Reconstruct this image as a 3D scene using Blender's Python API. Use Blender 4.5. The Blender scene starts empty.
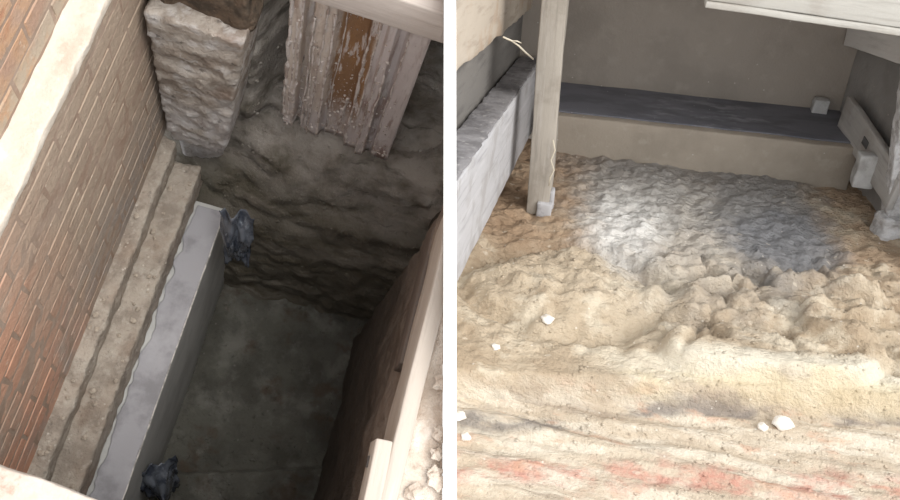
import bpy, bmesh, math, random
from mathutils import Vector, Matrix, noise

random.seed(7)
SC = bpy.context.scene
COL = SC.collection

# ------------------------------------------------------------------ camera, light, exposure
FPX = 800.0
def ray(px, py): return Vector(((px - 450.0) / FPX, (250.0 - py) / FPX, -1.0))

def axes(ax, ay, ddx):
    """Orthonormal site axes (across, along, up) seen from the camera."""
    dx, dy = ax - 450.0, ay - 250.0
    d = -(FPX * FPX + dx * ddx) / dy
    A = ray(ax, ay).normalized()
    U = -ray(450.0 + ddx, 250.0 + d).normalized()
    B = A.cross(U)
    return B, A, U

BL, AL, UL = axes(905, -1700, -200)      # underpinning pit
BR, AR, UR = axes(644, -250, -50)        # shored heading
HL, HR = 1.9, 1.7
G = (UL + UR).normalized()
XW = (Vector((1, 0, 0)) - G * G.x).normalized()
YW = G.cross(XW)
M3 = Matrix((XW, YW, G))
CAM = Matrix.Translation((0, 0, 2.6)) @ M3.to_4x4()

def frame(B, A, U, H):
    m = Matrix(((B.x, A.x, U.x, -H * U.x), (B.y, A.y, U.y, -H * U.y), (B.z, A.z, U.z, -H * U.z), (0, 0, 0, 1)))
    return CAM @ m
FL = frame(BL, AL, UL, HL)
FR = frame(BR, AR, UR, HR)
FLI = (CAM.inverted() @ FL).inverted()
FRI = (CAM.inverted() @ FR).inverted()

cam_d = bpy.data.cameras.new('camera')
cam_d.sensor_width = 36.0
cam_d.lens = FPX / 900.0 * 36.0
cam_d.clip_start = 0.05
cam = bpy.data.objects.new('camera', cam_d)
COL.objects.link(cam)
cam.matrix_world = CAM
SC.camera = cam

world = bpy.data.worlds.new('overcast_sky')
SC.world = world
world.use_nodes = True
bg = world.node_tree.nodes['Background']
bg.inputs[0].default_value = (0.93, 0.97, 1.0, 1)
bg.inputs[1].default_value = 0.9

sun_d = bpy.data.lights.new('sun', 'SUN')
sun_d.energy = 1.7
sun_d.angle = math.radians(50)
sun_d.color = (1.0, 0.97, 0.92)
sun = bpy.data.objects.new('sun', sun_d)
COL.objects.link(sun)
sun.matrix_world = Matrix.Translation((0, 0, 5)) @ (CAM.to_3x3() @ (UL * 1.0 + BL * 0.62 - AL * 0.15 + UR * 0.25)).to_track_quat('Z', 'Y').to_matrix().to_4x4()

SC.view_settings.view_transform = 'Standard'
SC.view_settings.look = 'None'
SC.view_settings.gamma = 1.0
SC.view_settings.use_curve_mapping = False
SC.view_settings.exposure = 0.9

# ------------------------------------------------------------------ materials
def rgb(r, g, b):
    def c(v):
        v /= 255.0
        return v / 12.92 if v <= 0.04045 else ((v + 0.055) / 1.055) ** 2.4
    return (c(r), c(g), c(b), 1.0)

class MB:
    """Small procedural-material builder: a base colour with masked layers over it."""
    def __init__(self, name, base, rough=0.9, ref=None, spec=0.3):
        self.m = bpy.data.materials.new(name)
        self.m.use_nodes = True
        self.t = self.m.node_tree
        self.n = self.t.nodes
        self.b = self.n['Principled BSDF']
        self.b.inputs['Roughness'].default_value = rough
        self.b.inputs['Specular IOR Level'].default_value = spec
        tc = self.n.new('ShaderNodeTexCoord')
        if ref: tc.object = ref
        self.co = tc.outputs['Object']
        c = self.n.new('ShaderNodeRGB'); c.outputs[0].default_value = base
        self.col = c.outputs[0]
        self.seed = random.uniform(0, 50)
    def link(self, a, b): self.t.links.new(a, b)
    def math(self, op, a, b=None, clamp=False):
        n = self.n.new('ShaderNodeMath'); n.operation = op; n.use_clamp = clamp
        for i, v in enumerate((a, b)):
            if v is None: continue
            if isinstance(v, (int, float)): n.inputs[i].default_value = v
            else: self.link(v, n.inputs[i])
        return n.outputs[0]
    def mapr(self, v, lo, hi):
        n = self.n.new('ShaderNodeMapRange'); n.interpolation_type = 'SMOOTHSTEP'
        self.link(v, n.inputs[0]); n.inputs[1].default_value = lo; n.inputs[2].default_value = hi
        return n.outputs[0]
    def coords(self, scale, loc=(0, 0, 0)):
        mp = self.n.new('ShaderNodeMapping')
        mp.inputs['Scale'].default_value = scale if isinstance(scale, tuple) else (scale,) * 3
        mp.inputs['Location'].default_value = loc
        self.link(self.co, mp.inputs[0]); return mp.outputs[0]
    def rawnoise(self, scale, detail=7, rough=0.6, dist=0.0):
        self.seed += 3.7
        n = self.n.new('ShaderNodeTexNoise')
        self.link(self.coords(scale, (self.seed, self.seed * .7, self.seed * .3)), n.inputs['Vector'])
        n.inputs['Scale'].default_value = 1.0; n.inputs['Detail'].default_value = detail
        n.inputs['Roughness'].default_value = rough; n.inputs['Distortion'].default_value = dist
        return n.outputs[0]
    def N(self, scale, lo, hi, **k): return self.mapr(self.rawnoise(scale, **k), lo, hi)
    def V(self, scale, r):
        v = self.n.new('ShaderNodeTexVoronoi'); self.seed += 2.1
        self.link(self.coords(scale, (self.seed, 1.3, self.seed)), v.inputs['Vector']); v.inputs['Scale'].default_value = 1.0
        return self.math('SUBTRACT', 1.0, self.mapr(v.outputs['Distance'], r * .6, r))
    def E(self, c, r, soft=0.35, jit=0.5, nscale=6.0):
        """ragged ellipsoidal blot"""
        mp = self.n.new('ShaderNodeMapping'); mp.vector_type = 'POINT'
        inv = tuple(1.0 / x for x in r)
        mp.inputs['Scale'].default_value = inv
        mp.inputs['Location'].default_value = tuple(-c[i] * inv[i] for i in range(3))
        self.link(self.co, mp.inputs[0])
        ln = self.n.new('ShaderNodeVectorMath'); ln.operation = 'LENGTH'; self.link(mp.outputs[0], ln.inputs[0])
        d = self.math('ADD', ln.outputs['Value'], self.math('MULTIPLY', self.math('SUBTRACT', self.rawnoise(nscale), 0.5), jit * 2))
        return self.math('SUBTRACT', 1.0, self.mapr(d, 1.0 - soft, 1.0 + soft))
    def R(self, axis, lo, hi, jit=0.0, nscale=5.0):
        s = self.n.new('ShaderNodeSeparateXYZ'); self.link(self.co, s.inputs[0])
        v = s.outputs[axis] if isinstance(axis, int) else self.math('ADD', self.math('MULTIPLY', s.outputs[0], axis[0]), self.math('MULTIPLY', s.outputs[1], axis[1]))
        if jit: v = self.math('ADD', v, self.math('MULTIPLY', self.math('SUBTRACT', self.rawnoise(nscale), 0.5), jit * 2))
        if hi >= lo: return self.mapr(v, lo, hi)
        return self.math('SUBTRACT', 1.0, self.mapr(v, hi, lo))
    def band(self, axis, lo, hi, soft, jit=0.0, nscale=5.0):
        return self.math('MULTIPLY', self.R(axis, lo - soft, lo + soft, jit, nscale), self.R(axis, hi + soft, hi - soft, jit, nscale))
    def rand(self): 
        o = self.n.new('ShaderNodeObjectInfo'); return o.outputs['Random']
    def mul(self, *ms):
        v = ms[0]
        for m in ms[1:]: v = self.math('MULTIPLY', v, m)
        return v
    def lay(self, color, mask, amt=1.0):
        mx = self.n.new('ShaderNodeMix'); mx.data_type = 'RGBA'
        if amt != 1.0: mask = self.math('MULTIPLY', mask, amt)
        self.link(mask, mx.inputs[0]); self.link(self.col, mx.inputs[6]); mx.inputs[7].default_value = color
        self.col = mx.outputs[2]; return self
    def bump(self, *terms, strength=0.6):
        h = None
        for sc, w in terms:
            v = self.math('MULTIPLY', self.rawnoise(sc), w)
            h = v if h is None else self.math('ADD', h, v)
        bn = self.n.new('ShaderNodeBump'); bn.inputs['Strength'].default_value = strength; bn.inputs['Distance'].default_value = 1.0
        self.link(h, bn.inputs['Height']); self.link(bn.outputs[0], self.b.inputs['Normal']); return self
    def roughness(self, mask, lo, hi):
        v = self.math('ADD', self.math('MULTIPLY', mask, hi - lo), lo); self.link(v, self.b.inputs['Roughness']); return self
    def done(self):
        self.link(self.col, self.b.inputs['Base Color']); return self.m

# ------------------------------------------------------------------ geometry helpers
def fbm(p, oct=4):
    v, a, f = 0.0, 0.5, 1.0
    for _ in range(oct):
        v += a * noise.noise(p * f); a *= 0.5; f *= 2.03
    return v

def put(name, me, mat, F=None, parent=None, origin=(0, 0, 0), smooth=True, rot=None):
    o = bpy.data.objects.new(name, me)
    COL.objects.link(o)
    if mat: 
        me.materials.clear(); me.materials.append(mat)
    if smooth:
        for p in me.polygons: p.use_smooth = True
    loc = Matrix.Translation(origin)
    if rot is not None: loc = loc @ rot
    if parent is not None:
        o.parent = parent; o.matrix_local = loc
    else:
        o.matrix_world = (F if F is not None else Matrix()) @ loc
    return o

def tag(o, label=None, cat=None, group=None, kind=None):
    if label: o['label'] = label
    if cat: o['category'] = cat
    if group: o['group'] = group
    if kind: o['kind'] = kind
    return o

def thing(name, label, cat, F, origin=(0, 0, 0), rot=None, group=None):
    o = bpy.data.objects.new(name, None); COL.objects.link(o); o.empty_display_size = 0.05
    m = Matrix.Translation(origin)
    if rot is not None: m = m @ rot
    o.matrix_world = F @ m
    return tag(o, label, cat, group)

def clip_mesh(me, F, side, gap, origin=(0, 0, 0), rot=None):
    """Trim a mesh where it meets the dividing wall (side -1: left of it, +1: right of it)."""
    m = F @ Matrix.Translation(origin)
    if rot is not None: m = m @ rot
    inv = m.inverted()
    n = (CAM.to_3x3() @ Vector((1, 0, 0))).normalized()
    pt = CAM @ Vector((side * gap, 0, 0))
    nl = (inv.to_3x3() @ n).normalized(); pl = inv @ pt
    bm = bmesh.new(); bm.from_mesh(me)
    closed = all(e.is_manifold for e in bm.edges)
    g = bm.verts[:] + bm.edges[:] + bm.faces[:]
    r = bmesh.ops.bisect_plane(bm, geom=g, plane_co=pl, plane_no=nl, clear_outer=(side < 0), clear_inner=(side > 0))
    if closed:
        es = [e for e in r['geom_cut'] if isinstance(e, bmesh.types.BMEdge)]
        if es: bmesh.ops.contextual_create(bm, geom=es)
    bm.to_mesh(me); bm.free(); me.update()
    return me

def ticks(lo, hi, cell, r):
    if r > 0 and hi - lo > 2.2 * r:
        n = max(1, round((hi - lo - 2 * r) / cell))
        return [lo] + [lo + r + (hi - lo - 2 * r) * i / n for i in range(n + 1)] + [hi]
    n = max(1, round((hi - lo) / cell)); return [lo + (hi - lo) * i / n for i in range(n + 1)]

def rbox(x0, x1, y0, y1, z0, z1, cell=0.1, r=0.006, amp=0.0, scale=8.0, seed=0.0, fn=None, name='box'):
    """Subdivided box with eased edges, noise relief and an optional shaping function."""
    T = (ticks(x0, x1, cell, r), ticks(y0, y1, cell, r), ticks(z0, z1, cell, r))
    idx, vs, fs = {}, [], []
    lo, hi = Vector((x0 + r, y0 + r, z0 + r)), Vector((x1 - r, y1 - r, z1 - r))
    def vert(i, j, k):
        key = (i, j, k)
        if key not in idx:
            p = Vector((T[0][i], T[1][j], T[2][k]))
            if r > 0:
                q = Vector([min(max(p[c], lo[c]), hi[c]) for c in range(3)])
                d = p - q
                if d.length > 1e-9: p = q + d.normalized() * r
            if amp:
                s = p * scale + Vector((seed, seed * 1.7, -seed))
                p = p + Vector((fbm(s), fbm(s + Vector((9, 3, 1))), fbm(s + Vector((2, 7, 5))))) * amp
            if fn: p = fn(p)
            idx[key] = len(vs); vs.append(p)
        return idx[key]
    n = [len(t) - 1 for t in T]
    for j in range(n[1]):
        for k in range(n[2]):
            fs.append((vert(0, j, k), vert(0, j, k + 1), vert(0, j + 1, k + 1), vert(0, j + 1, k)))
            fs.append((vert(n[0], j, k), vert(n[0], j + 1, k), vert(n[0], j + 1, k + 1), vert(n[0], j, k + 1)))
    for i in range(n[0]):
        for k in range(n[2]):
            fs.append((vert(i, 0, k), vert(i + 1, 0, k), vert(i + 1, 0, k + 1), vert(i, 0, k + 1)))
            fs.append((vert(i, n[1], k), vert(i, n[1], k + 1), vert(i + 1, n[1], k + 1), vert(i + 1, n[1], k)))
    for i in range(n[0]):
        for j in range(n[1]):
            fs.append((vert(i, j, 0), vert(i, j + 1, 0), vert(i + 1, j + 1, 0), vert(i + 1, j, 0)))
            fs.append((vert(i, j, n[2]), vert(i + 1, j, n[2]), vert(i + 1, j + 1, n[2]), vert(i, j + 1, n[2])))
    me = bpy.data.meshes.new(name); me.from_pydata([tuple(v) for v in vs], [], fs); me.update()
    return me

def grid(fn, nu, nv, skip=None, name='surface', flip=False):
    vs = [tuple(fn(i / nu, j / nv)) for j in range(nv + 1) for i in range(nu + 1)]
    fs = []
    for j in range(nv):
        for i in range(nu):
            if skip and skip((i + .5) / nu, (j + .5) / nv): continue
            a = j * (nu + 1) + i
            f = (a, a + 1, a + nu + 2, a + nu + 1)
            fs.append(f[::-1] if flip else f)
    me = bpy.data.meshes.new(name); me.from_pydata(vs, [], fs); me.update(); return me

def sstep(x, a, b):
    t = max(0, min(1, (x - a) / (b - a))); return t * t * (3 - 2 * t)

def poly_at(P, t):
    L = [(Vector(P[i + 1]) - Vector(P[i])).length for i in range(len(P) - 1)]
    s = t * sum(L)
    for i, l in enumerate(L):
        if s <= l or i == len(L) - 1: return Vector(P[i]).lerp(Vector(P[i + 1]), min(1, s / l))
        s -= l

def rock(r=(0.02, 0.02, 0.015), seed=0, sub=2, jag=0.5, name='stone'):
    bm = bmesh.new(); bmesh.ops.create_icosphere(bm, subdivisions=sub, radius=1.0)
    for v in bm.verts:
        k = 1 + jag * noise.noise(v.co * 1.3 + Vector((seed * 3.1, seed, 0))) + jag * .5 * noise.noise(v.co * 3 + Vector((seed, 0, seed)))
        v.co = Vector((v.co.x * r[0], v.co.y * r[1], v.co.z * r[2])) * k
    me = bpy.data.meshes.new(name); bm.to_mesh(me); bm.free(); return me

def tube(pts, rad, seg=6, name='tube'):
    vs, fs = [], []
    for i, p in enumerate(pts):
        p = Vector(p)
        d = (Vector(pts[min(i + 1, len(pts) - 1)]) - Vector(pts[max(i - 1, 0)])).normalized()
        u = d.orthogonal().normalized(); w = d.cross(u)
        rr = rad[i] if isinstance(rad, (list, tuple)) else rad
        for k in range(seg):
            a = 2 * math.pi * k / seg; vs.append(tuple(p + (u * math.cos(a) + w * math.sin(a)) * rr))
    for i in range(len(pts) - 1):
        for k in range(seg):
            fs.append((i * seg + k, i * seg + (k + 1) % seg, (i + 1) * seg + (k + 1) % seg, (i + 1) * seg + k))
    fs.append(tuple(range(seg))[::-1]); fs.append(tuple((len(pts) - 1) * seg + k for k in range(seg)))
    me = bpy.data.meshes.new(name); me.from_pydata(vs, [], fs); me.update(); return me

def PL(px, py, u=None, b=None, a=None): return _hit(px, py, u, b, a, BL, AL, UL, HL)
def PR(px, py, u=None, b=None, a=None): return _hit(px, py, u, b, a, BR, AR, UR, HR)
def _hit(px, py, u, b, a, B, A, U, H):
    r = ray(px, py)
    if u is not None: t = (u - H) / r.dot(U)
    elif b is not None: t = b / r.dot(B)
    else: t = a / r.dot(A)
    p = r * t
    return Vector((p.dot(B), p.dot(A), p.dot(U) + H))

def scatter(points, size, seed, sub=1, flat=.7):
    """Crumbs too small to count, joined into one mesh."""
    rr = random.Random(seed); vs, fs = [], []
    protos = []
    for i in range(6):
        me = rock((1, .9, flat), seed + i, sub, .6)
        protos.append(([v.co.copy() for v in me.vertices], [tuple(p.vertices) for p in me.polygons])); bpy.data.meshes.remove(me)
    for p in points:
        V, Fc = rr.choice(protos); k = size[0] + (size[1] - size[0]) * rr.random() ** 3
        R = Matrix.Rotation(rr.uniform(0, 6.28), 3, 'Z'); b = len(vs)
        for v in V: vs.append(tuple(Vector(p) + (R @ v) * k))
        for f in Fc: fs.append(tuple(b + i for i in f))
    me = bpy.data.meshes.new('crumbs'); me.from_pydata(vs, [], fs); me.update(); return me

GAP = 0.0175     # half thickness of the dividing wall plus a hair

# ------------------------------------------------------------------ dividing wall between the two digs
W = MB('white_paint', (0.93, 0.93, 0.93, 1), 0.6)
W.lay((0.88, 0.88, 0.87, 1), W.N(6, .4, .7), .5)
W.bump((40, .002), strength=.2)
m_white = W.done()
def wall_shape(p):
    k = (p.y + 2.2) / 4.4                        # front edge leans back towards the top
    if p.z > -2.5: p = Vector((p.x, p.y, p.z - 0.75 * k + 0.28))
    return p
wm = rbox(-0.0155, 0.0155, -2.2, 2.2, -5.2, -1.85, cell=0.8, r=0.0, fn=wall_shape)
o = put('wall_middle', wm, m_white, CAM, smooth=False)
tag(o, 'thin white painted wall dividing the deep pit from the shored dig', kind='structure')

# =================================================================== LEFT: UNDERPINNING PIT
# ---- brick wall
wall = bpy.data.objects.new('wall_left', bpy.data.meshes.new('wall_left'))
mc = MB('wall_mortar', rgb(160, 140, 125), .95)
mc.lay(rgb(146, 124, 108), mc.N(7, .4, .65)); mc.lay(rgb(174, 154, 138), mc.N(22, .5, .7), .5)
mc.bump((60, .006), (15, .01)); m_mort = mc.done()
bmw = bmesh.new()
for args in ((-1.05, -.7462, -.35, 1.75, -1.06, -.02), (-1.15, -.8175, -.9, 2.3, -.03, 1.15)):
    t = rbox(*args, cell=.03, r=.0, amp=.003, scale=30, seed=4); bmw.from_mesh(t); bpy.data.meshes.remove(t)
bmw.to_mesh(wall.data); bmw.free()
wall.data.materials.append(m_mort)
for p in wall.data.polygons: p.use_smooth = True
COL.objects.link(wall); wall.matrix_world = FL
tag(wall, 'old soot-stained brick wall along the left side of the deep pit', kind='structure')

def brick_mat(name, upper):
    k = MB(name, rgb(180, 152, 133), .92, ref=wall)
    r = k.rand()
    k.lay(rgb(165, 133, 114), k.mapr(r, .0, .5), .8); k.lay(rgb(192, 167, 148), k.mapr(r, .55, 1.0), .7)
    if not upper:
        k.lay(rgb(169, 149, 132), k.N(5, .38, .62), .8)
        # grey cement slurry and dirt towards the far end and the foot
        far = k.R(1, .15, .85, .35, 3.0)
        k.lay(rgb(163, 145, 128), k.mul(far, k.N(9, .15, .45)), .95)
        k.lay(rgb(146, 138, 133), k.mul(k.R(2, -.45, -1.0, .25, 4), k.N(10, .3, .6)), .7)
        k.lay(rgb(197, 178, 159), k.mul(k.N((10, 4, 26), .54, .70), k.N(5, .4, .6)), .6)
        k.lay(rgb(118, 103, 93), k.N((10, 3, 14), .58, .72), .5)
        k.lay(rgb(198, 144, 117), k.mul(k.R(1, .75, .1, .3, 3), k.N(5, .34, .58)), .75)
    else:
        k.lay(rgb(188, 148, 114), k.N(6, .4, .62), .9)
        k.lay(rgb(167, 110, 84), k.N((8, 5, 20), .52, .68), .6)
        k.lay(rgb(173, 161, 144), k.mul(k.R(2, .16, .03, .08, 9), k.N(14, .3, .55)), .9)
    k.lay(rgb(201, 186, 169), k.V(26, .16), .4)
    k.bump((45, .010), (130, .004), strength=.7)
    return k.done()
m_brick = brick_mat('old_brick', False); m_brick_up = brick_mat('orange_brick', True)

def brick_mesh(i):
    rr = random.Random(i)
    l, h, d, c = .1085, .0335, .06, .004
    def j(s=.0012): return rr.uniform(-s, s)
    vs = []
    for y, z in ((-l, -h), (l, -h), (l, h), (-l, h)): vs.append((-d, y, z))
    for y, z in ((-l, -h), (l, -h), (l, h), (-l, h)): vs.append((-c + j(), y + j(), z + j()))
    for y, z in ((-l, -h), (l, -h), (l, h), (-l, h)): vs.append((j(.0012), y - math.copysign(c + j(.003), y), z - math.copysign(c + j(.003), z)))
    fs = [(3, 2, 1, 0)]
    for q in range(4):
        n = (q + 1) % 4
        fs.append((q, n, 4 + n, 4 + q)); fs.append((4 + q, 4 + n, 8 + n, 8 + q))
    fs.append((8, 9, 10, 11))
    me = bpy.data.meshes.new('brick'); me.from_pydata(vs, [], fs); me.update(); return me
bv = [brick_mesh(i) for i in range(8)]
for m in bv: m.materials.append(m_brick)
bu = [brick_mesh(i + 20) for i in range(8)]
for m in bu: m.materials.append(m_brick_up)
def lay_bricks(meshes, face, z0, courses, y0, y1, down):
    for c in range(courses):
        z = z0 + (-1 if down else 1) * (c * .075 + .0375)
        y = y0 - (.1125 if c % 2 else 0)
        while y < y1:
            b = bpy.data.objects.new('brick', random.choice(meshes)); COL.objects.link(b)
            b.parent = wall
            b.matrix_local = Matrix.Translation((face + random.uniform(-.0012, .0012), y + .1125, z)) @ Matrix.Rotation(random.uniform(-.008, .008), 4, 'X')
            y += .225
lay_bricks(bv, -.745, -.012, 14, -.22, 1.5, True)
lay_bricks(bu, -.816, .015, 13, -.3, 1.9, False)

# ---- white mortar ledge
k = MB('white_mortar', rgb(204, 192, 178), .9)
k.lay(rgb(182, 166, 150), k.N(12, .48, .68), .6); k.lay(rgb(216, 206, 194), k.N(30, .5, .65), .6)
k.bump((60, .006), (18, .012)); m_ledge = k.done()
def ledge_fn(p):
    if p.z > -.01:
        n = fbm(Vector((p.y * 7, 3.1, 0)), 4)
        if p.x < -.795: p.z += max(0, .012 + .05 * n) * min(1, (-.795 - p.x) / .035)
        p.x += .010 * fbm(Vector((p.y * 14, 8, 0)), 4) if p.x > -.76 else 0
    return p
o = put('trim_1', rbox(-.86, -.738, -.35, 1.6, -.035, .0, cell=.014, r=.006, amp=.006, scale=18, fn=ledge_fn), m_ledge, FL)
tag(o, 'ragged white mortar ledge running along the brick wall', kind='structure')

# ---- stepped footing courses
k = MB('footing_concrete', rgb(172, 161, 149), .95)
k.lay(rgb(146, 135, 124), k.N(9, .42, .62)); k.lay(rgb(178, 169, 158), k.N(24, .5, .66), .7)
k.lay(rgb(122, 96, 76), k.N(4, .5, .7), .5); k.lay(rgb(104, 97, 90), k.N(34, .6, .7), .5)
k.lay(rgb(196, 186, 174), k.V(28, .14), .7)
k.bump((30, .02), (90, .01), strength=.8); m_foot = k.done()
def notch(end):
    def fn(p):
        if p.y > end - .12: p.y += .05 * fbm(Vector((p.x * 12, p.z * 12, 2.0)), 3)
        return p
    return fn
for i, (b1, z0, z1, end, lab) in enumerate((
        (-.69, -1.15, -1.05, 1.30, 'narrow upper footing course directly under the brick wall'),
        (-.59, -1.305, -1.15, 1.27, 'wider lower footing course strewn with grit beside pale concrete'))):
    o = put('footing_course', rbox(-.82, b1, -.02, end, z0, z1, cell=.014, r=.010, amp=.012, scale=24, seed=i * 5 + 1, fn=notch(end)), m_foot, FL)
    tag(o, lab, 'footing', 'stepped footing courses')

# ---- new concrete underpinning with pale top
u = thing('concrete_underpinning', 'new grey concrete underpinning with a pale trowelled top and smooth face', 'concrete', FL, (0, 0, -2.1))
k = MB('cast_concrete', rgb(188, 187, 184), .75)
k.lay(rgb(172, 171, 168), k.N(6, .42, .62), .8); k.lay(rgb(196, 194, 191), k.N((5, 5, 12), .52, .66), .6)
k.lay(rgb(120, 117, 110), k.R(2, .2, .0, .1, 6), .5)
k.bump((40, .003), strength=.5); m_cast = k.done()
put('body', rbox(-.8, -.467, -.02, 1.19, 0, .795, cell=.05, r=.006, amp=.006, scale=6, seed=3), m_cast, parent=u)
k = MB('pale_screed', rgb(162, 160, 164), .8)
k.lay(rgb(140, 138, 141), k.N(8, .45, .65)); k.lay(rgb(178, 176, 180), k.N(5, .5, .68), .7)
k.bump((50, .004), strength=.4); m_scr = k.done()
def scr(p):
    if p.x < -.54: p.x += .05 * fbm(Vector((p.y * 9, 1, 5)), 4)
    return p
put('trowelled_top', rbox(-.58, -.468, -.02, 1.17, .79, .806, cell=.012, r=.003, amp=.004, scale=10, seed=8, fn=scr), m_scr, parent=u)
k = MB('laitance', rgb(206, 200, 194), .9); k.lay(rgb(150, 146, 142), k.N(20, .45, .6)); m_lait = k.done()
pts, rad = [], []
for i in range(140):
    y = -.02 + 1.18 * i / 139
    pts.append((-.467 + .002 * noise.noise((y * 12, 0, 0)), y, .803)); rad.append(.003 + .004 * max(0, fbm(Vector((y * 20, 4, 0)))))
put('edge_flash', tube(pts, rad), m_lait, parent=u)

# ---- earth back face, side, floor of the pit
k = MB('wet_clay', rgb(120, 113, 103), .8, spec=.35)
k.lay(rgb(92, 85, 72), k.N((3, 6, 9), .42, .62)); k.lay(rgb(144, 135, 125), k.N((4, 7, 16), .52, .68), .7)
k.lay(rgb(176, 168, 160), k.mul(k.R(2, -1.4, -1.1, .12, 5), k.N(6, .3, .6)), .8)
k.lay(rgb(92, 86, 74), k.mul(k.R(2, -1.15, -1.45, .1, 5), k.N((2, 5, 12), .35, .6)), .7)
k.lay(rgb(72, 67, 58), k.N((3, 5, 22), .58, .7), .7); k.lay(rgb(150, 140, 130), k.V(22, .13), .45)
k.bump((14, .02), (40, .02), (110, .01), strength=.6); m_clay = k.done()
PB = [(1.00, -2.14), (1.09, -2.06), (1.13, -1.85), (1.19, -1.55), (1.25, -1.38), (1.35, -1.22), (1.46, -1.07), (1.54, -1.02),
      (1.62, -.85), (1.66, -.5), (1.66, -.1), (1.64, .12), (2.3, .14)]
def back_fn(s, t):
    y, z = poly_at(PB, t); x = -1.0 + 2.0 * s
    q = Vector((x * 4, y * 5, z * 6))
    n = fbm(q, 5); l = noise.noise(Vector((x * 2.2, 0, z * 16)))
    amp = .085 if z > -1.32 else .05
    y += n * amp + l * .018 - abs(noise.noise(q * 2.3)) * .035 + fbm(q * 6, 3) * .02
    z += fbm(q + Vector((5, 5, 5)), 4) * .07
    if z > -1.0: y += .16 * math.exp(-((x + .345) / .05) ** 2) * sstep(z, -1.0, -.8) - .10 * sstep(-x, .40, .46)
    if -1.45 < z < -1.0 and x < -.28:        # hollow beside the pier foot
        y += .05 * (-.28 - x) / .2
    return (x, y, z)
me = clip_mesh(grid(back_fn, 130, 170, flip=True), FL, -1, GAP)
clay_back = tag(put('wall_back', me, m_clay, FL), 'raw dark clay face closing the far end of the deep pit', kind='structure')

rr = random.Random(6)
pts = [back_fn(rr.uniform(.18, .7), rr.uniform(.25, .55)) for _ in range(900)]
tag(put('clay_crumbs', clip_mesh(scatter(pts, (.002, .010), 71, flat=.5), FL, -1, GAP), m_clay, parent=clay_back), kind='stuff')
k = MB('dark_clay', rgb(104, 102, 94), .85, spec=.25)
k.lay(rgb(88, 86, 79), k.N(5, .42, .62)); k.lay(rgb(134, 131, 124), k.N(7, .48, .7), .7)
k.lay(rgb(140, 136, 130), k.V(15, .10), .4); k.lay(rgb(84, 66, 52), k.N(6, .54, .68), .6)
k.bump((10, .03), (34, .02), (90, .008), strength=.7); m_floor = k.done()
def floor_fn(s, t):
    x, y = -.52 + .95 * s, -.1 + 1.35 * t
    z = -2.06 + .05 * fbm(Vector((x * 5, y * 5, 1)), 5)
    edge = .20 + .28 * (x + .3) + .015 * noise.noise((x * 14, 0, 3))     # raised clay shelf at the near end
    z += .05 * max(0, min(1, (edge - y) / .012))
    return (x, y, z)
pit_floor = tag(put('floor', grid(floor_fn, 120, 170), m_floor, FL), 'dark wet clay floor at the bottom of the deep pit', kind='structure')

rr = random.Random(5)
pts = [floor_fn(rr.random(), rr.uniform(.05, .92)) for _ in range(1200)]
tag(put('clay_crumbs', scatter(pts, (.002, .010), 61, flat=.4), m_floor, parent=pit_floor), kind='stuff')
k = MB('brown_clay', rgb(142, 128, 117), .9)
k.lay(rgb(112, 98, 87), k.N((6, 6, 5), .42, .62)); k.lay(rgb(160, 147, 135), k.N(14, .52, .68), .6)
k.lay(rgb(66, 60, 54), k.R(2, -.25, -1.0, .2, 4), .85)  # darker downwards: shade of the pit put into the clay colour
k.bump((10, .03), (34, .02), strength=.7); m_side = k.done()
def right_fn(s, t):
    y, z = -.1 + 1.9 * s, -2.15 + 2.1 * t
    x = .285 + .05 * fbm(Vector((y * 4, z * 4, 7)), 5) - .05 * (1 - t) + .12 * max(0, min(1, (y - 1.0) / .1))
    return (x, y, z)
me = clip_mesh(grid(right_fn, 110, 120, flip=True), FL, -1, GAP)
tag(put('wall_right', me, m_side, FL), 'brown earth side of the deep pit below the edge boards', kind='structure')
def front_fn(s, t):
    x, z = -.8 + 1.25 * s, -2.15 + 2.12 * t
    return (x, -.06 + .04 * fbm(Vector((x * 5, z * 5, 2)), 4), z)
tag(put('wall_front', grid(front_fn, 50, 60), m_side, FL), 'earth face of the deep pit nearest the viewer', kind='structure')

# ---- sunlit ground round the pit
k = MB('pale_rubble', rgb(208, 194, 180), .95)
k.lay(rgb(186, 168, 152), k.N(9, .45, .65)); k.lay(rgb(224, 213, 202), k.N(16, .5, .66), .7)
k.lay(rgb(160, 142, 126), k.mul(k.N(30, .58, .7), k.N(6, .45, .6)), .8)
k.bump((20, .03), (60, .015), strength=.7); m_rub = k.done()
def gr(s, t):
    x, y = -.735 + 1.5 * s, -1.3 + 2.28 * t
    z = -.012 + .05 * fbm(Vector((x * 6, y * 6, 9)), 5)
    return (x, y, z)
me = grid(gr, 110, 160, skip=lambda s, t: (-.735 + 1.5 * s) < .292 and -1.3 + 2.28 * t > -.05)
me = clip_mesh(me, FL, -1, GAP)
tag(put('floor', me, m_rub, FL), 'pale dusty rubble ground beside the edge boards of the pit', kind='structure')

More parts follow.
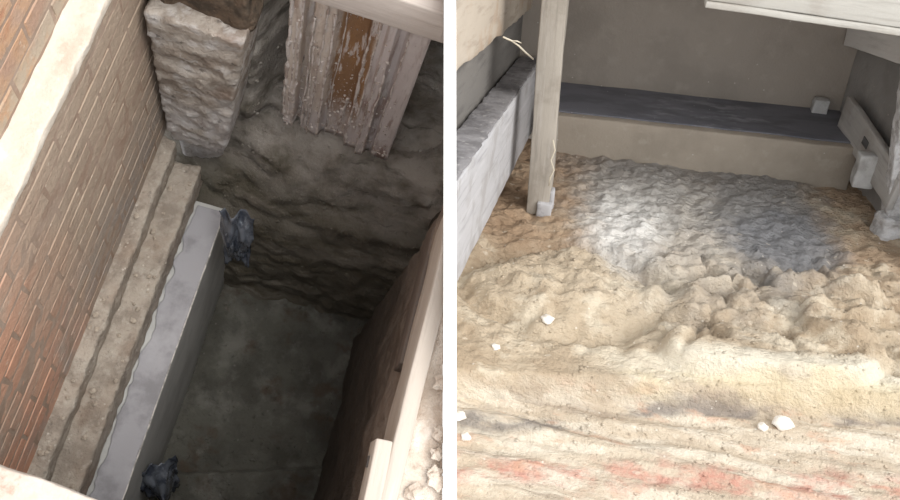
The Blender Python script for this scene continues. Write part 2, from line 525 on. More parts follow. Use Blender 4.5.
# ---- boards round the edge
def timber(name, base, dark, light, grain=(60, 3, 60), dirt=None):
    k = MB(name, base, .85)
    k.lay(dark, k.N(grain, .5, .72), .7); k.lay(light, k.N(tuple(g * .5 for g in grain), .52, .72), .7)
    if dirt: k.lay(dirt, k.N(7, .48, .66), .7)
    k.bump((grain, .004), (30, .004), strength=.5); return k.done()
m_pale = timber('pale_timber', rgb(186, 175, 164), rgb(164, 152, 141), rgb(198, 189, 180))
m_palex = timber('pale_cross_timber', rgb(192, 181, 173), rgb(168, 155, 146), rgb(206, 196, 188), grain=(3, 60, 60))
m_drk = timber('damp_timber', rgb(104, 92, 84), rgb(76, 68, 62), rgb(124, 112, 104))
p0 = PL(431, 330, u=0); 
bx = p0.x
org, ro = (bx - .018, .0, 0), Matrix.Rotation(-.012, 4, 'Z')
me = clip_mesh(rbox(-.012, .03, 0, .97, -.20, .0, cell=.05, r=.004, amp=.006, scale=5, seed=2), FL, -1, GAP, org, ro)
o = put('edge_board', me, m_pale, FL, origin=org, rot=ro)
tag(o, 'long pale board on edge along the right lip of the deep pit', 'board')
o = put('edge_board', rbox(-.012, .028, 0, .30, -.09, .010, cell=.05, r=.004, amp=.005, scale=5, seed=6), m_pale, FL, origin=(bx - .046, -.04, .004), rot=Matrix.Rotation(.04, 4, 'Z'))
tag(o, 'short pale board end with a nail mark, lapping the long board', 'board')
k = MB('dark_iron', rgb(80, 74, 70), .6); m_iron = k.done()
put('nail', rbox(-.017, -.010, .235, .262, -.045, -.033, cell=.02, r=.002), m_iron, parent=o)
o = put('trench_board', rbox(-.01, .02, 0, .42, -.12, 0, cell=.05, r=.004, amp=.006, scale=5, seed=7), m_drk, FL, origin=(bx - .018, .5, -.225))
tag(o, 'damp brown board below the long pale edge board in the pit', 'board')
me = rbox(0, .9, 0, .12, 0, .13, cell=.05, r=.006, amp=.005, scale=4, seed=5)
org = (PL(299, 0, u=0).x, 1.365, 0)
me = clip_mesh(me, FL, -1, GAP, origin=org)
o = put('timber_beam', me, m_palex, FL, origin=org)
tag(o, 'whitewashed timber beam across the top of the rusty trench sheets', 'beam')
k = MB('chalky_board', rgb(202, 196, 188), .92)
k.lay(rgb(198, 182, 168), k.N((5, 9, 5), .5, .68), .7); k.lay(rgb(172, 140, 122), k.N(12, .62, .72), .7)
k.bump((30, .012), strength=.6); m_chalk = k.done()
pA, pB = PL(0, 465, u=0), PL(100, 500, u=0)
o = put('front_board', rbox(-.74, -.12, -.24, 0, -.05, 0, cell=.02, r=.005, amp=.010, scale=10, seed=9), m_chalk, FL, origin=(0, pA.y - pA.x * (pB.y - pA.y) / (pB.x - pA.x), .004), rot=Matrix.Rotation(math.atan2(pB.y - pA.y, pB.x - pA.x), 4, 'Z'))
tag(o, 'chalky white board across the near left corner of the pit', 'board')

# ---- old concrete pier
pier = thing('concrete_pier', 'rough tapering old concrete pier hanging above the footing in the corner', 'pier', FL, (-.575, 1.31, -1.16))
k = MB('rough_concrete', rgb(182, 172, 162), .95)
k.lay(rgb(150, 138, 127), k.N(9, .42, .6)); k.lay(rgb(206, 201, 198), k.N((9, 9, 14), .5, .64), .8)
k.lay(rgb(214, 210, 210), k.mul(k.R(2, .55, .25, .1, 6), k.N(10, .3, .55)), .8)
k.lay(rgb(84, 76, 70), k.N(20, .6, .7), .7); k.lay(rgb(130, 108, 96), k.N(5, .52, .68), .5)
k.bump((24, .012), (70, .014), (160, .008), strength=.7); m_pier = k.done()
def pier_fn(p):
    h = p.z
    if p.x > 0: p.x -= max(0, (.95 - h)) * .105 * (p.x / .17)
    dn = max(0, .22 - h) / .22
    p.y += .05 * dn * dn if p.y < .1 else 0
    c = Vector((0, .15)); 
    f = 1 - .30 * dn * dn
    p.x = p.x * f - .01 * dn
    q = Vector((p.x * 9, p.y * 9, p.z * 9))
    d = .020 * fbm(q * 2.0, 5) * (1.2 if .25 < h < .8 else .8)
    if p.y < .15: p.y += d
    if h < .03: p.z += .06 * fbm(Vector((p.x * 8, p.y * 8, 0)), 3) + .07 * (p.x / .15) - .07
    return p
put('shaft', rbox(-.15, .155, 0, .24, 0, .93, cell=.012, r=.012, amp=.012, scale=34, seed=12, fn=pier_fn), m_pier, parent=pier)
k = MB('brown_soil', rgb(104, 88, 74), .95); k.lay(rgb(78, 68, 58), k.N(12, .42, .6)); k.lay(rgb(134, 116, 100), k.N(26, .54, .68), .6)
k.bump((20, .03), (60, .015), strength=.8); m_soil = k.done()
put('soil_cap', rbox(-.2, .16, .05, .4, .9, 1.3, cell=.02, r=.02, amp=.05, scale=9, seed=15), m_soil, parent=pier)

# ---- trench sheets: vertical trapezoidal steel with cement crust
k = MB('rusty_sheet', rgb(206, 192, 180), .8)
k.lay(rgb(160, 140, 128), k.N((20, 10, 3), .48, .66), .5)
k.lay(rgb(140, 104, 72), k.mul(k.band(0, -.172, -.05, .008, .02, 8), k.R(2, .06, .26, .12, 8)), .95)
k.lay(rgb(158, 118, 80), k.mul(k.band(0, -.172, -.05, .008, .02, 8), k.R(2, .3, .5, .12, 8), k.N((18, 8, 5), .48, .64)), .8)
k.lay(rgb(140, 108, 88), k.mul(k.R(2, .55, .9, .15, 6), k.N((24, 8, 3), .46, .6)), .7)
k.lay(rgb(212, 203, 199), k.N((50, 20, 9), .54, .64), .8)
k.lay(rgb(196, 186, 186), k.mul(k.R(2, .35, .05, .1, 9), k.N((26, 8, 10), .3, .55)), .8)
k.lay(rgb(96, 84, 78), k.N((60, 20, 14), .62, .7), .7)
k.bump((30, .010), (90, .006), strength=.7); m_rust = k.done()
k = MB('grey_sheet', rgb(198, 187, 184), .75)
k.lay(rgb(160, 146, 140), k.N((20, 8, 3), .5, .64), .8); k.lay(rgb(206, 198, 194), k.N((22, 8, 4), .5, .66), .8)
k.lay(rgb(118, 82, 60), k.mul(k.N((30, 8, 4), .52, .64), k.R(2, 1.3, .3, .3, 5)), .6)
k.bump((40, .008), strength=.6); m_grey = k.done()
k = MB('cement_crust', rgb(216, 206, 200), .95); k.lay(rgb(176, 160, 150), k.N(30, .45, .6)); k.bump((90, .01)); m_crust = k.done()
def sheet_mesh(prof, h, thick=.006, seed=0, low=lambda x: 0):
    n = 44; P = []
    for i in range(len(prof) - 1):
        for s in range(6): P.append(Vector(prof[i]).lerp(Vector(prof[i + 1]), s / 6))
    P.append(Vector(prof[-1]))
    vs, fs = [], []; w = len(P)
    for side in (0, 1):
        for j in range(n + 1):
            for p in P:
                z = h * j / n
                if j == 0: z += low(p.x) + .008 * noise.noise((p.x * 25, seed, 0))
                d = .002 * fbm(Vector((p.x * 30, p.y * 30 + seed, z * 14)), 3) if side == 0 else 0
                vs.append((p.x, p.y + d + side * thick, z))
    m = (n + 1) * w
    for j in range(n):
        for i in range(w - 1):
            a = j * w + i
            fs.append((a, a + 1, a + w + 1, a + w)); b = a + m
            fs.append((b + w, b + w + 1, b + 1, b))
    for j in range(n):
        a = j * w; fs.append((a, a + w, a + w + m, a + m)); a += w - 1; fs.append((a + m, a + w + m, a + w, a))
    for i in range(w - 1):
        fs.append((i, i + m, i + 1 + m, i + 1)); a = n * w + i; fs.append((a, a + 1, a + 1 + m, a + m))
    me = bpy.data.meshes.new('sheet'); me.from_pydata(vs, [], fs); me.update(); return me
def crusts(parent, lines, h, seed):
    rr = random.Random(seed)
    for (x0, y0, x1, y1, z0, z1, r) in lines:
        pts, rad = [], []
        n = 60
        for i in range(n + 1):
            t = i / n; z = z0 + (z1 - z0) * t
            pts.append((x0 + (x1 - x0) * t + .005 * noise.noise((z * 12, seed, x0 * 9)), y0 + (y1 - y0) * t, z))
            rad.append(max(.001, r * .9 * (.6 + 1.3 * fbm(Vector((z * 22, seed, x0 * 31)), 3))))
        put('cement_crust', tube(pts, rad, 6), m_crust, parent=parent)
def splatter(parent, x0, x1, prof, n, seed):
    rr = random.Random(seed); pts = []
    for _ in range(n):
        x = rr.uniform(x0, x1); z = .03 + .95 * rr.random() ** 1.8
        y = 0
        for (a, b) in zip(prof, prof[1:]):
            if a[0] <= x <= b[0]: y = a[1] + (b[1] - a[1]) * (x - a[0]) / max(1e-6, b[0] - a[0])
        pts.append((x, y - .001, z))
    tag(put('cement_splatter', scatter(pts, (.0015, .008), seed), m_crust, parent=parent), kind='stuff')
A0 = 1.455
sh = thing('trench_sheet', 'rusty corrugated steel trench sheet streaked with white cement, under the beam', 'trench sheet', FL, (0, A0, -.95))
prof = [(-.325, .03), (-.318, .0), (-.285, .0), (-.277, .045), (-.262, .045), (-.25, .005), (-.185, .0), (-.172, .03), (-.085, .03), (-.074, .0), (-.045, .0)]
put('panel', sheet_mesh(prof, 1.12, seed=1, low=lambda x: .06 * max(0, (-.2 - x)) / .1 + .0), m_rust, parent=sh)
splatter(sh, -.32, -.05, prof, 420, 3)
crusts(sh, [(-.322, .0, -.322, .0, .1, .95, .011), (-.288, .0, -.288, .0, .08, .9, .008), (-.25, .0, -.25, .0, .02, .75, .006),
            (-.187, -.002, -.187, -.002, .0, .8, .008), (-.074, .0, -.074, .0, .0, .98, .009), (-.052, .0, -.05, .0, .2, .9, .005),
            (-.225, -.002, -.21, -.002, .0, .9, .006), (-.235, -.002, -.24, -.002, .05, .6, .005), (-.16, .028, -.155, .028, .0, .85, .004), (-.305, .0, -.3, .0, .1, .7, .005), (-.12, .028, -.1, .028, .0, .3, .007)], 1.1, 3)
sh2 = thing('trench_sheet', 'grey cement-coated trench sheet at the right of the rusty one', 'trench sheet', FL, (0, A0 - .012, -.95))
prof = [(-.048, .012), (-.03, .012), (-.022, -.012), (.0, -.012), (.012, .02), (.03, .02), (.04, .0), (.104, .0)]
put('panel', sheet_mesh(prof, 1.12, seed=7), m_grey, parent=sh2)
splatter(sh2, -.04, .1, prof, 150, 9)
crusts(sh2, [(-.024, -.012, -.024, -.012, .0, .7, .005), (.002, -.012, .002, -.012, .02, .6, .006), (.038, .0, .04, .0, .05, .8, .005)], 1.1, 6)

# ---- scraps of plastic sheeting
k = MB('blue_plastic', rgb(96, 100, 108), .25, spec=.6)
k.lay(rgb(58, 62, 72), k.N(14, .42, .6)); k.lay(rgb(150, 156, 166), k.N((30, 30, 10), .58, .7), .7); k.bump((35, .01), strength=.5); m_plas = k.done()
def plastic(size, seed):
    def fn(s, t):
        x, z = (s - .5) * size[0], -t * size[1]
        q = Vector((s * 3.0 + seed, t * 2.2, seed))
        f = 1 - .25 * t + .2 * noise.noise((t * 4, seed, 0))
        y = size[2] * (fbm(q * 1.3, 3) * 1.3 + .5 * math.sin(s * 9 + seed + t * 2) * .4) - size[2] * .8 * math.sin(math.pi * s) * math.sin(math.pi * min(1, t * 1.1))
        return (x * f, y, z + size[1] * .04 * noise.noise((s * 5, seed, 1)))
    me = grid(fn, 26, 30)
    bm = bmesh.new(); bm.from_mesh(me); bmesh.ops.solidify(bm, geom=bm.faces[:], thickness=.002); bm.to_mesh(me); bm.free(); return me
p = PL(237, 213, a=1.07)
o = put('plastic_scrap', plastic((.13, .34, .05), 2.0), m_plas, FL, origin=(p.x, p.y, p.z), rot=Matrix.Rotation(.25, 4, 'Z') @ Matrix.Rotation(-.25, 4, 'X'))
tag(o, 'crumpled dark blue plastic hanging at the far end of the underpinning', 'plastic', 'scraps of plastic sheeting')
p = PL(154, 468, b=-.43)
o = put('plastic_scrap', plastic((.17, .32, .07), 5.0), m_plas, FL, origin=(p.x, p.y, p.z), rot=Matrix.Rotation(.5, 4, 'Z') @ Matrix.Rotation(-.25, 4, 'X'))
tag(o, 'crumpled dark blue plastic against the near foot of the underpinning', 'plastic', 'scraps of plastic sheeting')

# =================================================================== RIGHT: SHORED HEADING
GR = GAP
# ---- soil
def soil_h(x, y):
    lip = 2.02 + .155 * x + .02 * noise.noise((x * 3, 1, 0))
    n = fbm(Vector((x * 2.2, y * 2.2, 3)), 3) * .06
    # slabby lumps
    q = Vector((x * 5 + .8 * noise.noise((x * 2, y * 2, 5)), y * 7, 1))
    lump = abs(noise.noise(q)) * .032 + abs(noise.noise(q * 2.1)) * .022 + abs(noise.noise(q * 4.7)) * .012
    far = sstep(y - .155 * x, 2.02, 2.25)
    z = n * far * (1 - .6 * sstep(y, 2.9, 3.4)) + lump * far * (1 - .55 * sstep(y, 2.75, 3.1))
    # rounded mound at the left
    dx, dy = (x + .02) / .36, (y - 2.5) / .27
    d = math.sqrt(dx * dx + dy * dy) + .15 * noise.noise((x * 5, y * 5, 8))
    z += .07 * (1 - sstep(d, .45, 1.0)) - .04 * (1 - sstep(abs(d - 1.06), 0, .2))
    # stepped slabs at the right
    for k, (cx, cy, rx, ry, h) in enumerate(((.75, 2.55, .42, .16, .07), (1.1, 2.45, .3, .14, .07), (.7, 2.28, .5, .14, .07), (1.05, 2.75, .35, .12, .06), (.45, 2.7, .2, .14, .03))):
        d = math.sqrt(((x - cx) / rx) ** 2 + ((y - cy - .12 * (x - cx)) / ry) ** 2) + .35 * noise.noise((x * 5, y * 5, k * 3.0))
        z += h * (1 - sstep(d, .84, 1.0)) * (.6 + .4 * sstep(y - cy, .6 * ry, -.8 * ry))
    w = sstep(y - .155 * x, 2.04, 2.2) * (1 - sstep(y, 2.75, 3.0)) * sstep(x, .15, .4)
    if w > 0:
        dd, pp = noise.voronoi(Vector((x * 3.4 + .5 * noise.noise((x * 4, y * 4, 1)), y * 6.5 + .5 * noise.noise((x * 4, y * 4, 6)), 0)))
        z += w * (.05 * noise.noise(Vector(pp[0]) * 3.7) - .028 * (1 - sstep(dd[1] - dd[0], 0, .14)))
    z += .034 * fbm(Vector((x * 17, y * 20, 2)), 5) * (.4 + .6 * far)
    # lip, drop and banded near slope
    t = lip - y
    z -= .09 * sstep(t, .0, .04)
    z -= .10 * max(0, t)
    if t > 0:
        z += .035 * noise.noise((x * 1.6, y * 17 + .5 * noise.noise((x * 3, 0, 0)), 4)) * sstep(t, .02, .1) + .012 * fbm(Vector((x * 6, y * 40, 7)), 3)
    return z - .02
def soil_fn(s, t):
    x, y = -.75 + 3.1 * s, 0.9 + 2.9 * t
    return (x, y, soil_h(x, y))
k = MB('yellow_soil', rgb(194, 177, 154), .95)
k.lay(rgb(170, 150, 126), k.N((3, 4, 4), .42, .62), .8); k.lay(rgb(214, 201, 180), k.N((6, 9, 6), .48, .64), .8)
k.lay(rgb(148, 129, 108), k.N((9, 16, 9), .58, .7), .5)
k.lay(rgb(160, 132, 106), k.mul(k.R(1, 2.55, 3.0, .2, 4), k.N((4, 6, 4), .35, .55)), .7)
c = PR(540, 190, u=0); k.lay(rgb(158, 130, 104), k.E((c.x, c.y, 0), (.28, .55, 1), .5, .5), .65)
k.lay(rgb(224, 215, 197), k.mul(k.band((-.155, 1.0), 2.03, 2.13, .03, .05, 5), k.R(0, .0, .5, .2, 4)), .8)
# blue-grey cement spill over the soil, with paler ragged patches
c = PR(690, 215, u=0); k.lay(rgb(186, 179, 170), k.E((c.x, c.y, 0), (.36, .62, 1), .7, .8, 8), .8)
c = PR(640, 185, u=0); k.lay(rgb(166, 163, 160), k.E((c.x, c.y, 0), (.28, .42, 1), .6, .8, 9), .75)
c = PR(765, 205, u=0); k.lay(rgb(138, 136, 135), k.E((c.x, c.y, 0), (.25, .66, 1), .5, .7, 8), .9)
c = PR(785, 238, u=0); k.lay(rgb(124, 124, 127), k.E((c.x, c.y, 0), (.21, .25, 1), .45, .6, 9), .85)
c = PR(680, 165, u=0); k.lay(rgb(136, 131, 127), k.E((c.x, c.y, 0), (.5, .18, 1), .6, .7, 8), .7)
c = PR(622, 228, u=0); k.lay(rgb(224, 221, 217), k.E((c.x, c.y, 0), (.15, .30, 1), .7, .9, 11), .85)
# near bands: grey, buff and red, running with the lip
AX = (-.155, 1.0)
nb = k.R(AX, 2.03, 1.98, .015)
k.lay(rgb(202, 186, 166), nb, .7)
k.lay(rgb(222, 211, 194), k.mul(nb, k.N((3, 18, 4), .44, .6)), .8)
k.lay(rgb(160, 144, 128), k.mul(nb, k.N((2.2, 22, 4), .54, .64)), .6)
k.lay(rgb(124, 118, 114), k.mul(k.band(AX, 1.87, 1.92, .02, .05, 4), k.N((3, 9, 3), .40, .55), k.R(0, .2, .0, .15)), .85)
k.lay(rgb(126, 117, 112), k.mul(k.band(AX, 1.965, 1.995, .012, .03, 4), k.N((3, 7, 3), .42, .54)), .8)  # dark strip under the lip: its shadow put into the soil colour
k.lay(rgb(216, 196, 150), k.mul(k.band(AX, 1.99, 2.06, .02, .03, 4), k.N((2, 6, 3), .46, .58)), .3)
k.lay(rgb(196, 136, 120), k.mul(k.band(AX, 1.66, 1.76, .03, .06, 6), k.N((6, 16, 4), .38, .56), k.N(14, .3, .6)), .8)
k.lay(rgb(206, 164, 138), k.mul(nb, k.N((5, 14, 5), .55, .67)), .6)
k.lay(rgb(232, 224, 212), k.V(22, .10), .6); k.lay(rgb(224, 212, 194), k.V((9, 20, 9), .14), .4)
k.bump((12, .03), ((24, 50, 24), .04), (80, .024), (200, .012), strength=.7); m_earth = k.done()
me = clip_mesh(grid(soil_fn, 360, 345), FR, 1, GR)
rr = random.Random(21); pts = []
while len(pts) < 6000:
    x, y = rr.uniform(-.4, 1.5), 1.3 + 2.3 * rr.random()
    if y > 2.9 and rr.random() < .5: continue
    if x < -.12 - .16 * (y - 1.5): continue
    pts.append((x, y, soil_h(x, y)))
cr = scatter(pts, (.002, .009), 41, flat=.3)
cr = clip_mesh(cr, FR, 1, GR)
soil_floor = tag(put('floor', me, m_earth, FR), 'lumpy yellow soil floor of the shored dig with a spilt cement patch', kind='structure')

tag(put('soil_crumbs', cr, m_earth, parent=soil_floor), kind='stuff')

# ---- concrete walls of the heading
def conc(name, base, dark, light, sc=5):
    k = MB(name, base, .92)
    k.lay(dark, k.N(sc, .42, .64), .7); k.lay(light, k.N(sc * 3, .54, .7), .5); k.lay(rgb(190, 182, 172), k.V(13, .06), .8)
    k.bump((30, .006), (90, .004), strength=.5); return k.done()
m_wall = conc('brown_concrete', rgb(152, 142, 132), rgb(138, 129, 120), rgb(162, 152, 141), 3)
m_wallr = conc('grey_concrete', rgb(146, 142, 138), rgb(128, 124, 121), rgb(158, 154, 149), 4)
me = clip_mesh(rbox(-.9, 1.6, 4.13, 4.4, -.25, 1.25, cell=.05, r=.004, amp=.02, scale=3, seed=2), FR, 1, GR)
tag(put('wall_back', me, m_wall, FR), 'plain brown grey concrete wall at the back of the shored dig', kind='structure')
def wr(p):
    if p.x < 1.4: p.x += .13 * (4.13 - p.y)
    return p
me = rbox(1.22, 1.9, 2.95, 4.16, -.25, 1.25, cell=.05, r=.004, amp=.012, scale=3, seed=5, fn=wr)
tag(put('wall_right', me, m_wallr, FR), 'grey concrete wall at the right of the shored dig', kind='structure')

# ---- cast concrete step
st = thing('concrete_step', 'cast concrete step with a dark wet top below the back wall', 'step', FR, (.5, 3.68, -.1))
m_step = conc('step_face_concrete', rgb(158, 147, 134), rgb(144, 134, 122), rgb(170, 160, 147), 5)
m_wet = MB('wet_step_top', rgb(112, 112, 119), .6, spec=.35)
m_wet.lay(rgb(96, 96, 103), m_wet.N((4, 9, 4), .42, .62)); m_wet.lay(rgb(150, 150, 154), m_wet.mul(m_wet.N((6, 12, 6), .5, .66), m_wet.E((.05, .2, .28), (.35, .2, 1), .5, .5)), .7)
m_wet.lay(rgb(196, 192, 190), m_wet.V(16, .06), .7); m_wet.bump((25, .006), strength=.4); m_wet = m_wet.done()
put('body', rbox(-.74, .725, 0, .47, -.08, .285, cell=.04, r=.008, amp=.008, scale=5, seed=4), m_step, parent=st)
put('wet_top', rbox(-.735, .72, .05, .468, .282, .291, cell=.04, r=.003, amp=.004, scale=5, seed=4), m_wet, parent=st)

# ---- unseen timber deck added overhead to shade the back of the heading
dk = thing('shade_deck', 'unseen joists and boards added to shade the back of the shored dig', None, FR, (0, 3.0, 1.26)); dk['kind'] = 'structure'
m_deck = timber('deck_timber', rgb(140, 120, 98), rgb(100, 84, 70), rgb(164, 144, 120), grain=(3, 50, 50))
pl = [rbox(-.55, 1.7, 0, .195, .1, .125, cell=.5, r=.003, name='deck_board')]
for i in range(8): put('deck_board', pl[0], m_deck, parent=dk, origin=(.12, -.1 + i * .2, 0))
jm = rbox(-.025, .025, -.12, 1.52, 0, .1, cell=.5, r=.003, name='joist')
for i in range(5): put('joist', jm, m_deck, parent=dk, origin=(-.3 + i * .45, 0, 0))

# ---- left shoring: waling, boards, post
dB = ray(638, -82)
dirL = Vector((dB.dot(BR), dB.dot(AR), dB.dot(UR))).normalized()
pitch = math.asin(dirL.z); yaw = -math.atan2(dirL.x, dirL.y)
RL = Matrix.Rotation(yaw, 4, 'Z') @ Matrix.Rotation(pitch, 4, 'X')
m_wale = timber('limewashed_timber', rgb(172, 170, 172), rgb(140, 138, 140), rgb(192, 190, 192), grain=(50, 4, 50), dirt=rgb(150, 146, 144))
m_post = timber('post_timber', rgb(158, 150, 140), rgb(126, 118, 110), rgb(180, 172, 164), grain=(50, 50, 4), dirt=rgb(136, 128, 118))
m_ply = timber('stained_board', rgb(176, 164, 150), rgb(146, 132, 118), rgb(192, 182, 170), grain=(30, 4, 30), dirt=rgb(166, 144, 124))
m_gb = timber('grey_board', rgb(116, 112, 108), rgb(92, 88, 86), rgb(134, 130, 126), grain=(30, 4, 30))
k = MB('grey_dirt', rgb(128, 125, 126), .95); k.lay(rgb(104, 101, 102), k.N(12, .42, .62)); k.lay(rgb(160, 156, 154), k.N(30, .55, .68), .7); k.bump((60, .01)); m_dirt = k.done()
def left_piece(name, box, mat, org, seed, cell=.05, fn=None, amp=.006):
    me = rbox(*box, cell=cell, r=.005, amp=amp, scale=6, seed=seed, fn=fn)
    me = clip_mesh(me, FR, 1, GR, origin=org, rot=RL)
    return put(name, me, mat, FR, origin=org, rot=RL)
pn = ray(457, 283) * 2.45
bo = Vector((pn.dot(BR), pn.dot(AR), pn.dot(UR) + HR))       # near lower arris of the waling
wl = left_piece('waling_beam', (-.115, 0, -.6, 2.08, 0, .36), m_wale, tuple(bo), 3)
dm = rbox(-.112, -.006, -.6, 2.0, .352, .368, cell=.02, r=.004, amp=.012, scale=16, seed=5)
dm = clip_mesh(dm, FR, 1, GR, origin=tuple(bo), rot=RL)
put('dirt_cover', dm, m_dirt, parent=wl)
tag(wl, 'deep limewashed timber waling sloping back behind the upright post', 'beam')
o = left_piece('shoring_board', (-.155, -.125, -.6, 2.08, .0, .60), m_gb, tuple(bo), 6)
tag(o, 'dark grey board standing behind the limewashed waling', 'board')
def rag(p):
    if p.z < .62: p.z += .02 * fbm(Vector((p.y * 5, 0, 4)), 4)
    return p
o = left_piece('shoring_board', (-.12, -.085, -.6, 2.08, .60, 1.1), m_ply, tuple(bo), 9, cell=.025, fn=rag)
tag(o, 'pale stained board with a ragged lower edge above the waling', 'board')
tagw = left_piece('wall_left', (-.5, -.165, -.6, 2.1, -.6, 1.0), m_wall, tuple(bo), 11)
tag(tagw, 'earth-brown concrete wall behind the left shoring boards', kind='structure')

def post_fn(p): 
    p.x += -.02 * (p.z - .45) + .003 * math.sin(p.z * 7); return p
ps = thing('timber_post', 'upright grey timber post with a packing block at its foot', 'post', FR, (-.186, 3.04, -.02))
put('upright', rbox(-.053, .045, 0, .1, 0, 1.24, cell=.04, r=.005, amp=.006, scale=6, seed=2, fn=post_fn), m_post, parent=ps)
put('packing_block', rbox(.0, .064, -.02, .05, .0, .07, cell=.02, r=.005, amp=.01, scale=14, seed=3), m_wale, parent=ps)
put('packing_block', rbox(.05, .07, .0, .05, .04, .12, cell=.02, r=.004, amp=.01, scale=14, seed=5), m_wale, parent=ps)
k = MB('twine', rgb(196, 186, 168), .9); m_tw = k.done()
def strand(pix, a, r=.003):
    return [tuple(PR(x, y, a=a + d)) for (x, y, d) in pix], r
pts, r = strand([(553, 140, 0), (555, 150, 0), (551, 160, 0), (554, 170, 0), (550, 178, 0), (549, 186, 0)], 3.02)
o = put('twine', tube(pts, r), m_tw, FR); tag(o, 'loose end of pale twine on the upright timber post', 'twine')
pts, r = strand([(503, 37, .0), (512, 41, .02), (519, 46, .05), (525, 52, .12), (533, 59, .25)], 2.72, .0035)
tw = thing('dry_twig', 'thin forked twig poking out between the left shoring boards', 'twig', FR, pts[0])
z0 = Vector(pts[0])
put('stem', tube([tuple(Vector(q) - z0) for q in pts], r), m_tw, parent=tw)
f2 = [tuple(PR(x, y, a=2.72 + d) - z0) for x, y, d in ((512, 41, .02), (517, 41, .03), (521, 43, .05))]
put('fork', tube(f2, .0025), m_tw, parent=tw)

# ---- right shoring: plank, blocks, wall board, rough post, overhead strut
m_rb = timber('white_plank', rgb(168, 164, 160), rgb(138, 134, 130), rgb(188, 184, 180), grain=(50, 4, 50), dirt=rgb(150, 144, 138))
def bar(name, p0, p1, wx, hz, mat, label, cat, seed, amp=.006, fn=None, parts=None):
    d = (p1 - p0); L = d.length; d.normalize()
    R = Matrix.Rotation(-math.atan2(d.x, d.y), 4, 'Z') @ Matrix.Rotation(math.asin(d.z), 4, 'X')
    me = rbox(0, wx, 0, L, 0, hz, cell=.035, r=.005, amp=amp, scale=7, seed=seed, fn=fn)
    o = put(name, me, mat, FR, origin=tuple(p0), rot=R)
    return tag(o, label, cat), R
q0 = PR(884, 206, b=1.25); q1 = PR(836, 127, b=1.165)
o, RR = bar('side_plank', q0 + (q0 - q1) * .04, q1, .03, .17, m_rb, 'white plank on edge sloping along the right wall past the step', 'plank', 4)
k = MB('nail_plate', rgb(84, 82, 82), .6); k.bump((60, .003)); 
pm = put('slot_plate', rbox(-.004, .0, -.03, .03, -.018, .018, cell=.02, r=.002), k.done(), parent=o, origin=(-.001, (q0 - q1).length * .55, .105))
k = MB('white_block', rgb(182, 180, 178), .9); k.lay(rgb(146, 142, 138), k.N(12, .45, .65), .8); k.bump((40, .01)); m_blk = k.done()
q = PR(862, 187, a=3.44)
o = put('packing_block', rbox(-.042, .042, 0, .07, 0, .155, cell=.02, r=.008, amp=.016, scale=14, seed=3), m_blk, FR, origin=(q.x, q.y, q.z - .01))
tag(o, 'white packing block wedged between the step end and the side plank', 'block')
q = PR(820, 111, a=4.06)
o = put('packing_block', rbox(-.036, .036, 0, .06, 0, .075, cell=.02, r=.006, amp=.01, scale=14, seed=6), m_blk, FR, origin=(q.x, q.y, .185))
tag(o, 'small pale block on the step against the back wall corner', 'block')
c0, c1 = PR(843, 45, a=4.10), PR(899, 64, b=1.2)
m_wb = timber('pale_wall_board', rgb(204, 200, 196), rgb(182, 177, 172), rgb(216, 213, 209), grain=(50, 4, 50))
o, _ = bar('wall_board', c1 + (c1 - c0) * .35, c0, .03, .12, m_wb, 'short pale board fixed high on the right concrete wall', 'board', 8)
# rough white post at the right edge
k = MB('plaster_crust', rgb(206, 204, 204), .95); k.lay(rgb(160, 156, 154), k.N(16, .45, .62), .8); k.bump((30, .02), (80, .01), strength=.8); m_pl = k.done()
pr = thing('timber_post', 'rough white mortar-crusted post at the right edge of the dig', 'post', FR, tuple(PR(887, 234, u=-.01)))
def rp(p):
    p.x += .012 * fbm(Vector((p.z * 12, p.y * 9, 1)), 4) - .19 * p.z
    return p
put('upright', rbox(-.012, .09, 0, .09, 0, 1.0, cell=.02, r=.008, amp=.016, scale=12, seed=4, fn=rp), m_pl, parent=pr)
put('mortar_foot', rbox(-.05, .06, -.05, .06, -.02, .085, cell=.012, r=.02, amp=.04, scale=14, seed=9), m_pl, parent=pr)
# overhead strut
k0, k1 = PR(705, 8, a=2.95), PR(899, 36, a=2.95)
d = (k1 - k0).normalized(); L = (k1 - k0).length
m_str = timber('strut_timber', rgb(176, 172, 165), rgb(150, 145, 138), rgb(190, 186, 180), grain=(4, 60, 60), dirt=rgb(160, 153, 145))
RS = Matrix.Rotation(math.atan2(d.y, d.x), 4, 'Z') @ Matrix.Rotation(-math.asin(d.z), 4, 'Y')
ss = thing('overhead_strut', 'pale planed timber strut crossing above at the top right', 'strut', FR, tuple(k0), rot=RS)
put('lower_flange', rbox(0, L + .75, 0, .12, 0, .022, cell=.05, r=.004, amp=.004, scale=6, seed=2), m_str, parent=ss)
put('upper_flange', rbox(.002, L + .75, .012, .12, .024, .115, cell=.05, r=.006, amp=.005, scale=6, seed=5), m_str, parent=ss)

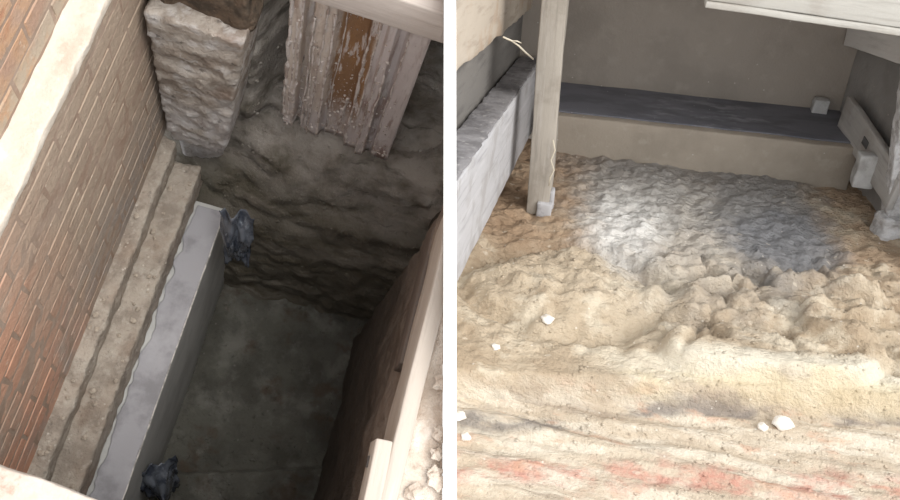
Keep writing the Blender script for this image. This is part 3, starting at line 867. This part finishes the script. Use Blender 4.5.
# ---- loose stones
k = MB('white_stone', rgb(236, 230, 222), .9); k.lay(rgb(206, 196, 184), k.N(40, .45, .65)); k.bump((90, .006)); m_stone = k.done()
def stone(F, p, r, seed, label, cat='stone', group=None, mat=m_stone):
    o = put('stone', rock(r, seed), mat, F, origin=tuple(p)); tag(o, label, cat, group); return o
for i, (px, py, r, lab) in enumerate((
        (547, 321, .021, 'white stone on the left soil mound above the lip'),
        (496, 348, .014, 'small oblong white stone near the dividing wall'),
        (781, 425, .030, 'largest white stone lying on the near banded soil'),
        (762, 428, .016, 'small white stone beside the largest white stone'),
        (460, 417, .018, 'white stone at the foot of the dividing wall'),
        (466, 438, .014, 'tiny white chip below the stone by the dividing wall'))):
    p = PR(px, py, u=0)
    for _ in range(6): p = PR(px, py, u=soil_h(p.x, p.y))
    stone(FR, (p.x, p.y, p.z + r * .35), (r * 1.1, r, r * .8), i + 2, lab)
k = MB('grit', rgb(176, 164, 150), .95); k.lay(rgb(130, 118, 106), k.N(40, .45, .65)); k.bump((90, .006)); m_grit = k.done()
gm = [rock((.011, .010, .008), 30 + i, 1, .5, 'grit') for i in range(5)]
for g in gm: g.materials.append(m_grit)
rr = random.Random(4)
for i in range(34):
    up = i % 3 == 0
    x = rr.uniform(-.735, -.70) if up else rr.uniform(-.675, -.60)
    o = bpy.data.objects.new('stone', rr.choice(gm)); COL.objects.link(o)
    s = rr.uniform(.5, 1.3)
    o.matrix_world = FL @ Matrix.Translation((x, rr.uniform(.0, 1.2), (-1.046 if up else -1.146))) @ Matrix.Rotation(rr.uniform(0, 6), 4, 'Z') @ Matrix.Scale(s, 4)
    tag(o, 'crumb of grey mortar lying on the upper footing course' if up else 'crumb of grey mortar lying on the lower footing course', 'stone', 'crumbs on the upper footing' if up else 'crumbs on the lower footing')
bl = [rock((.02, .017, .009), 50 + i, 2, .8, 'rubble') for i in range(4)]
for g in bl: g.materials.append(m_rub)
for i in range(22):
    px, py = rr.uniform(392, 442), rr.uniform(300, 500)
    p = PL(px, py, u=.0)
    if p.x < bx + .05: continue
    o = bpy.data.objects.new('stone', rr.choice(bl)); COL.objects.link(o)
    o.matrix_world = FL @ Matrix.Translation((p.x, p.y, .005)) @ Matrix.Rotation(rr.uniform(0, 6), 4, 'Z') @ Matrix.Scale(rr.uniform(.5, 1.1), 4)
    tag(o, 'pale lump of rubble on the bright ground beside the edge boards', 'stone', 'rubble on the bright ground')
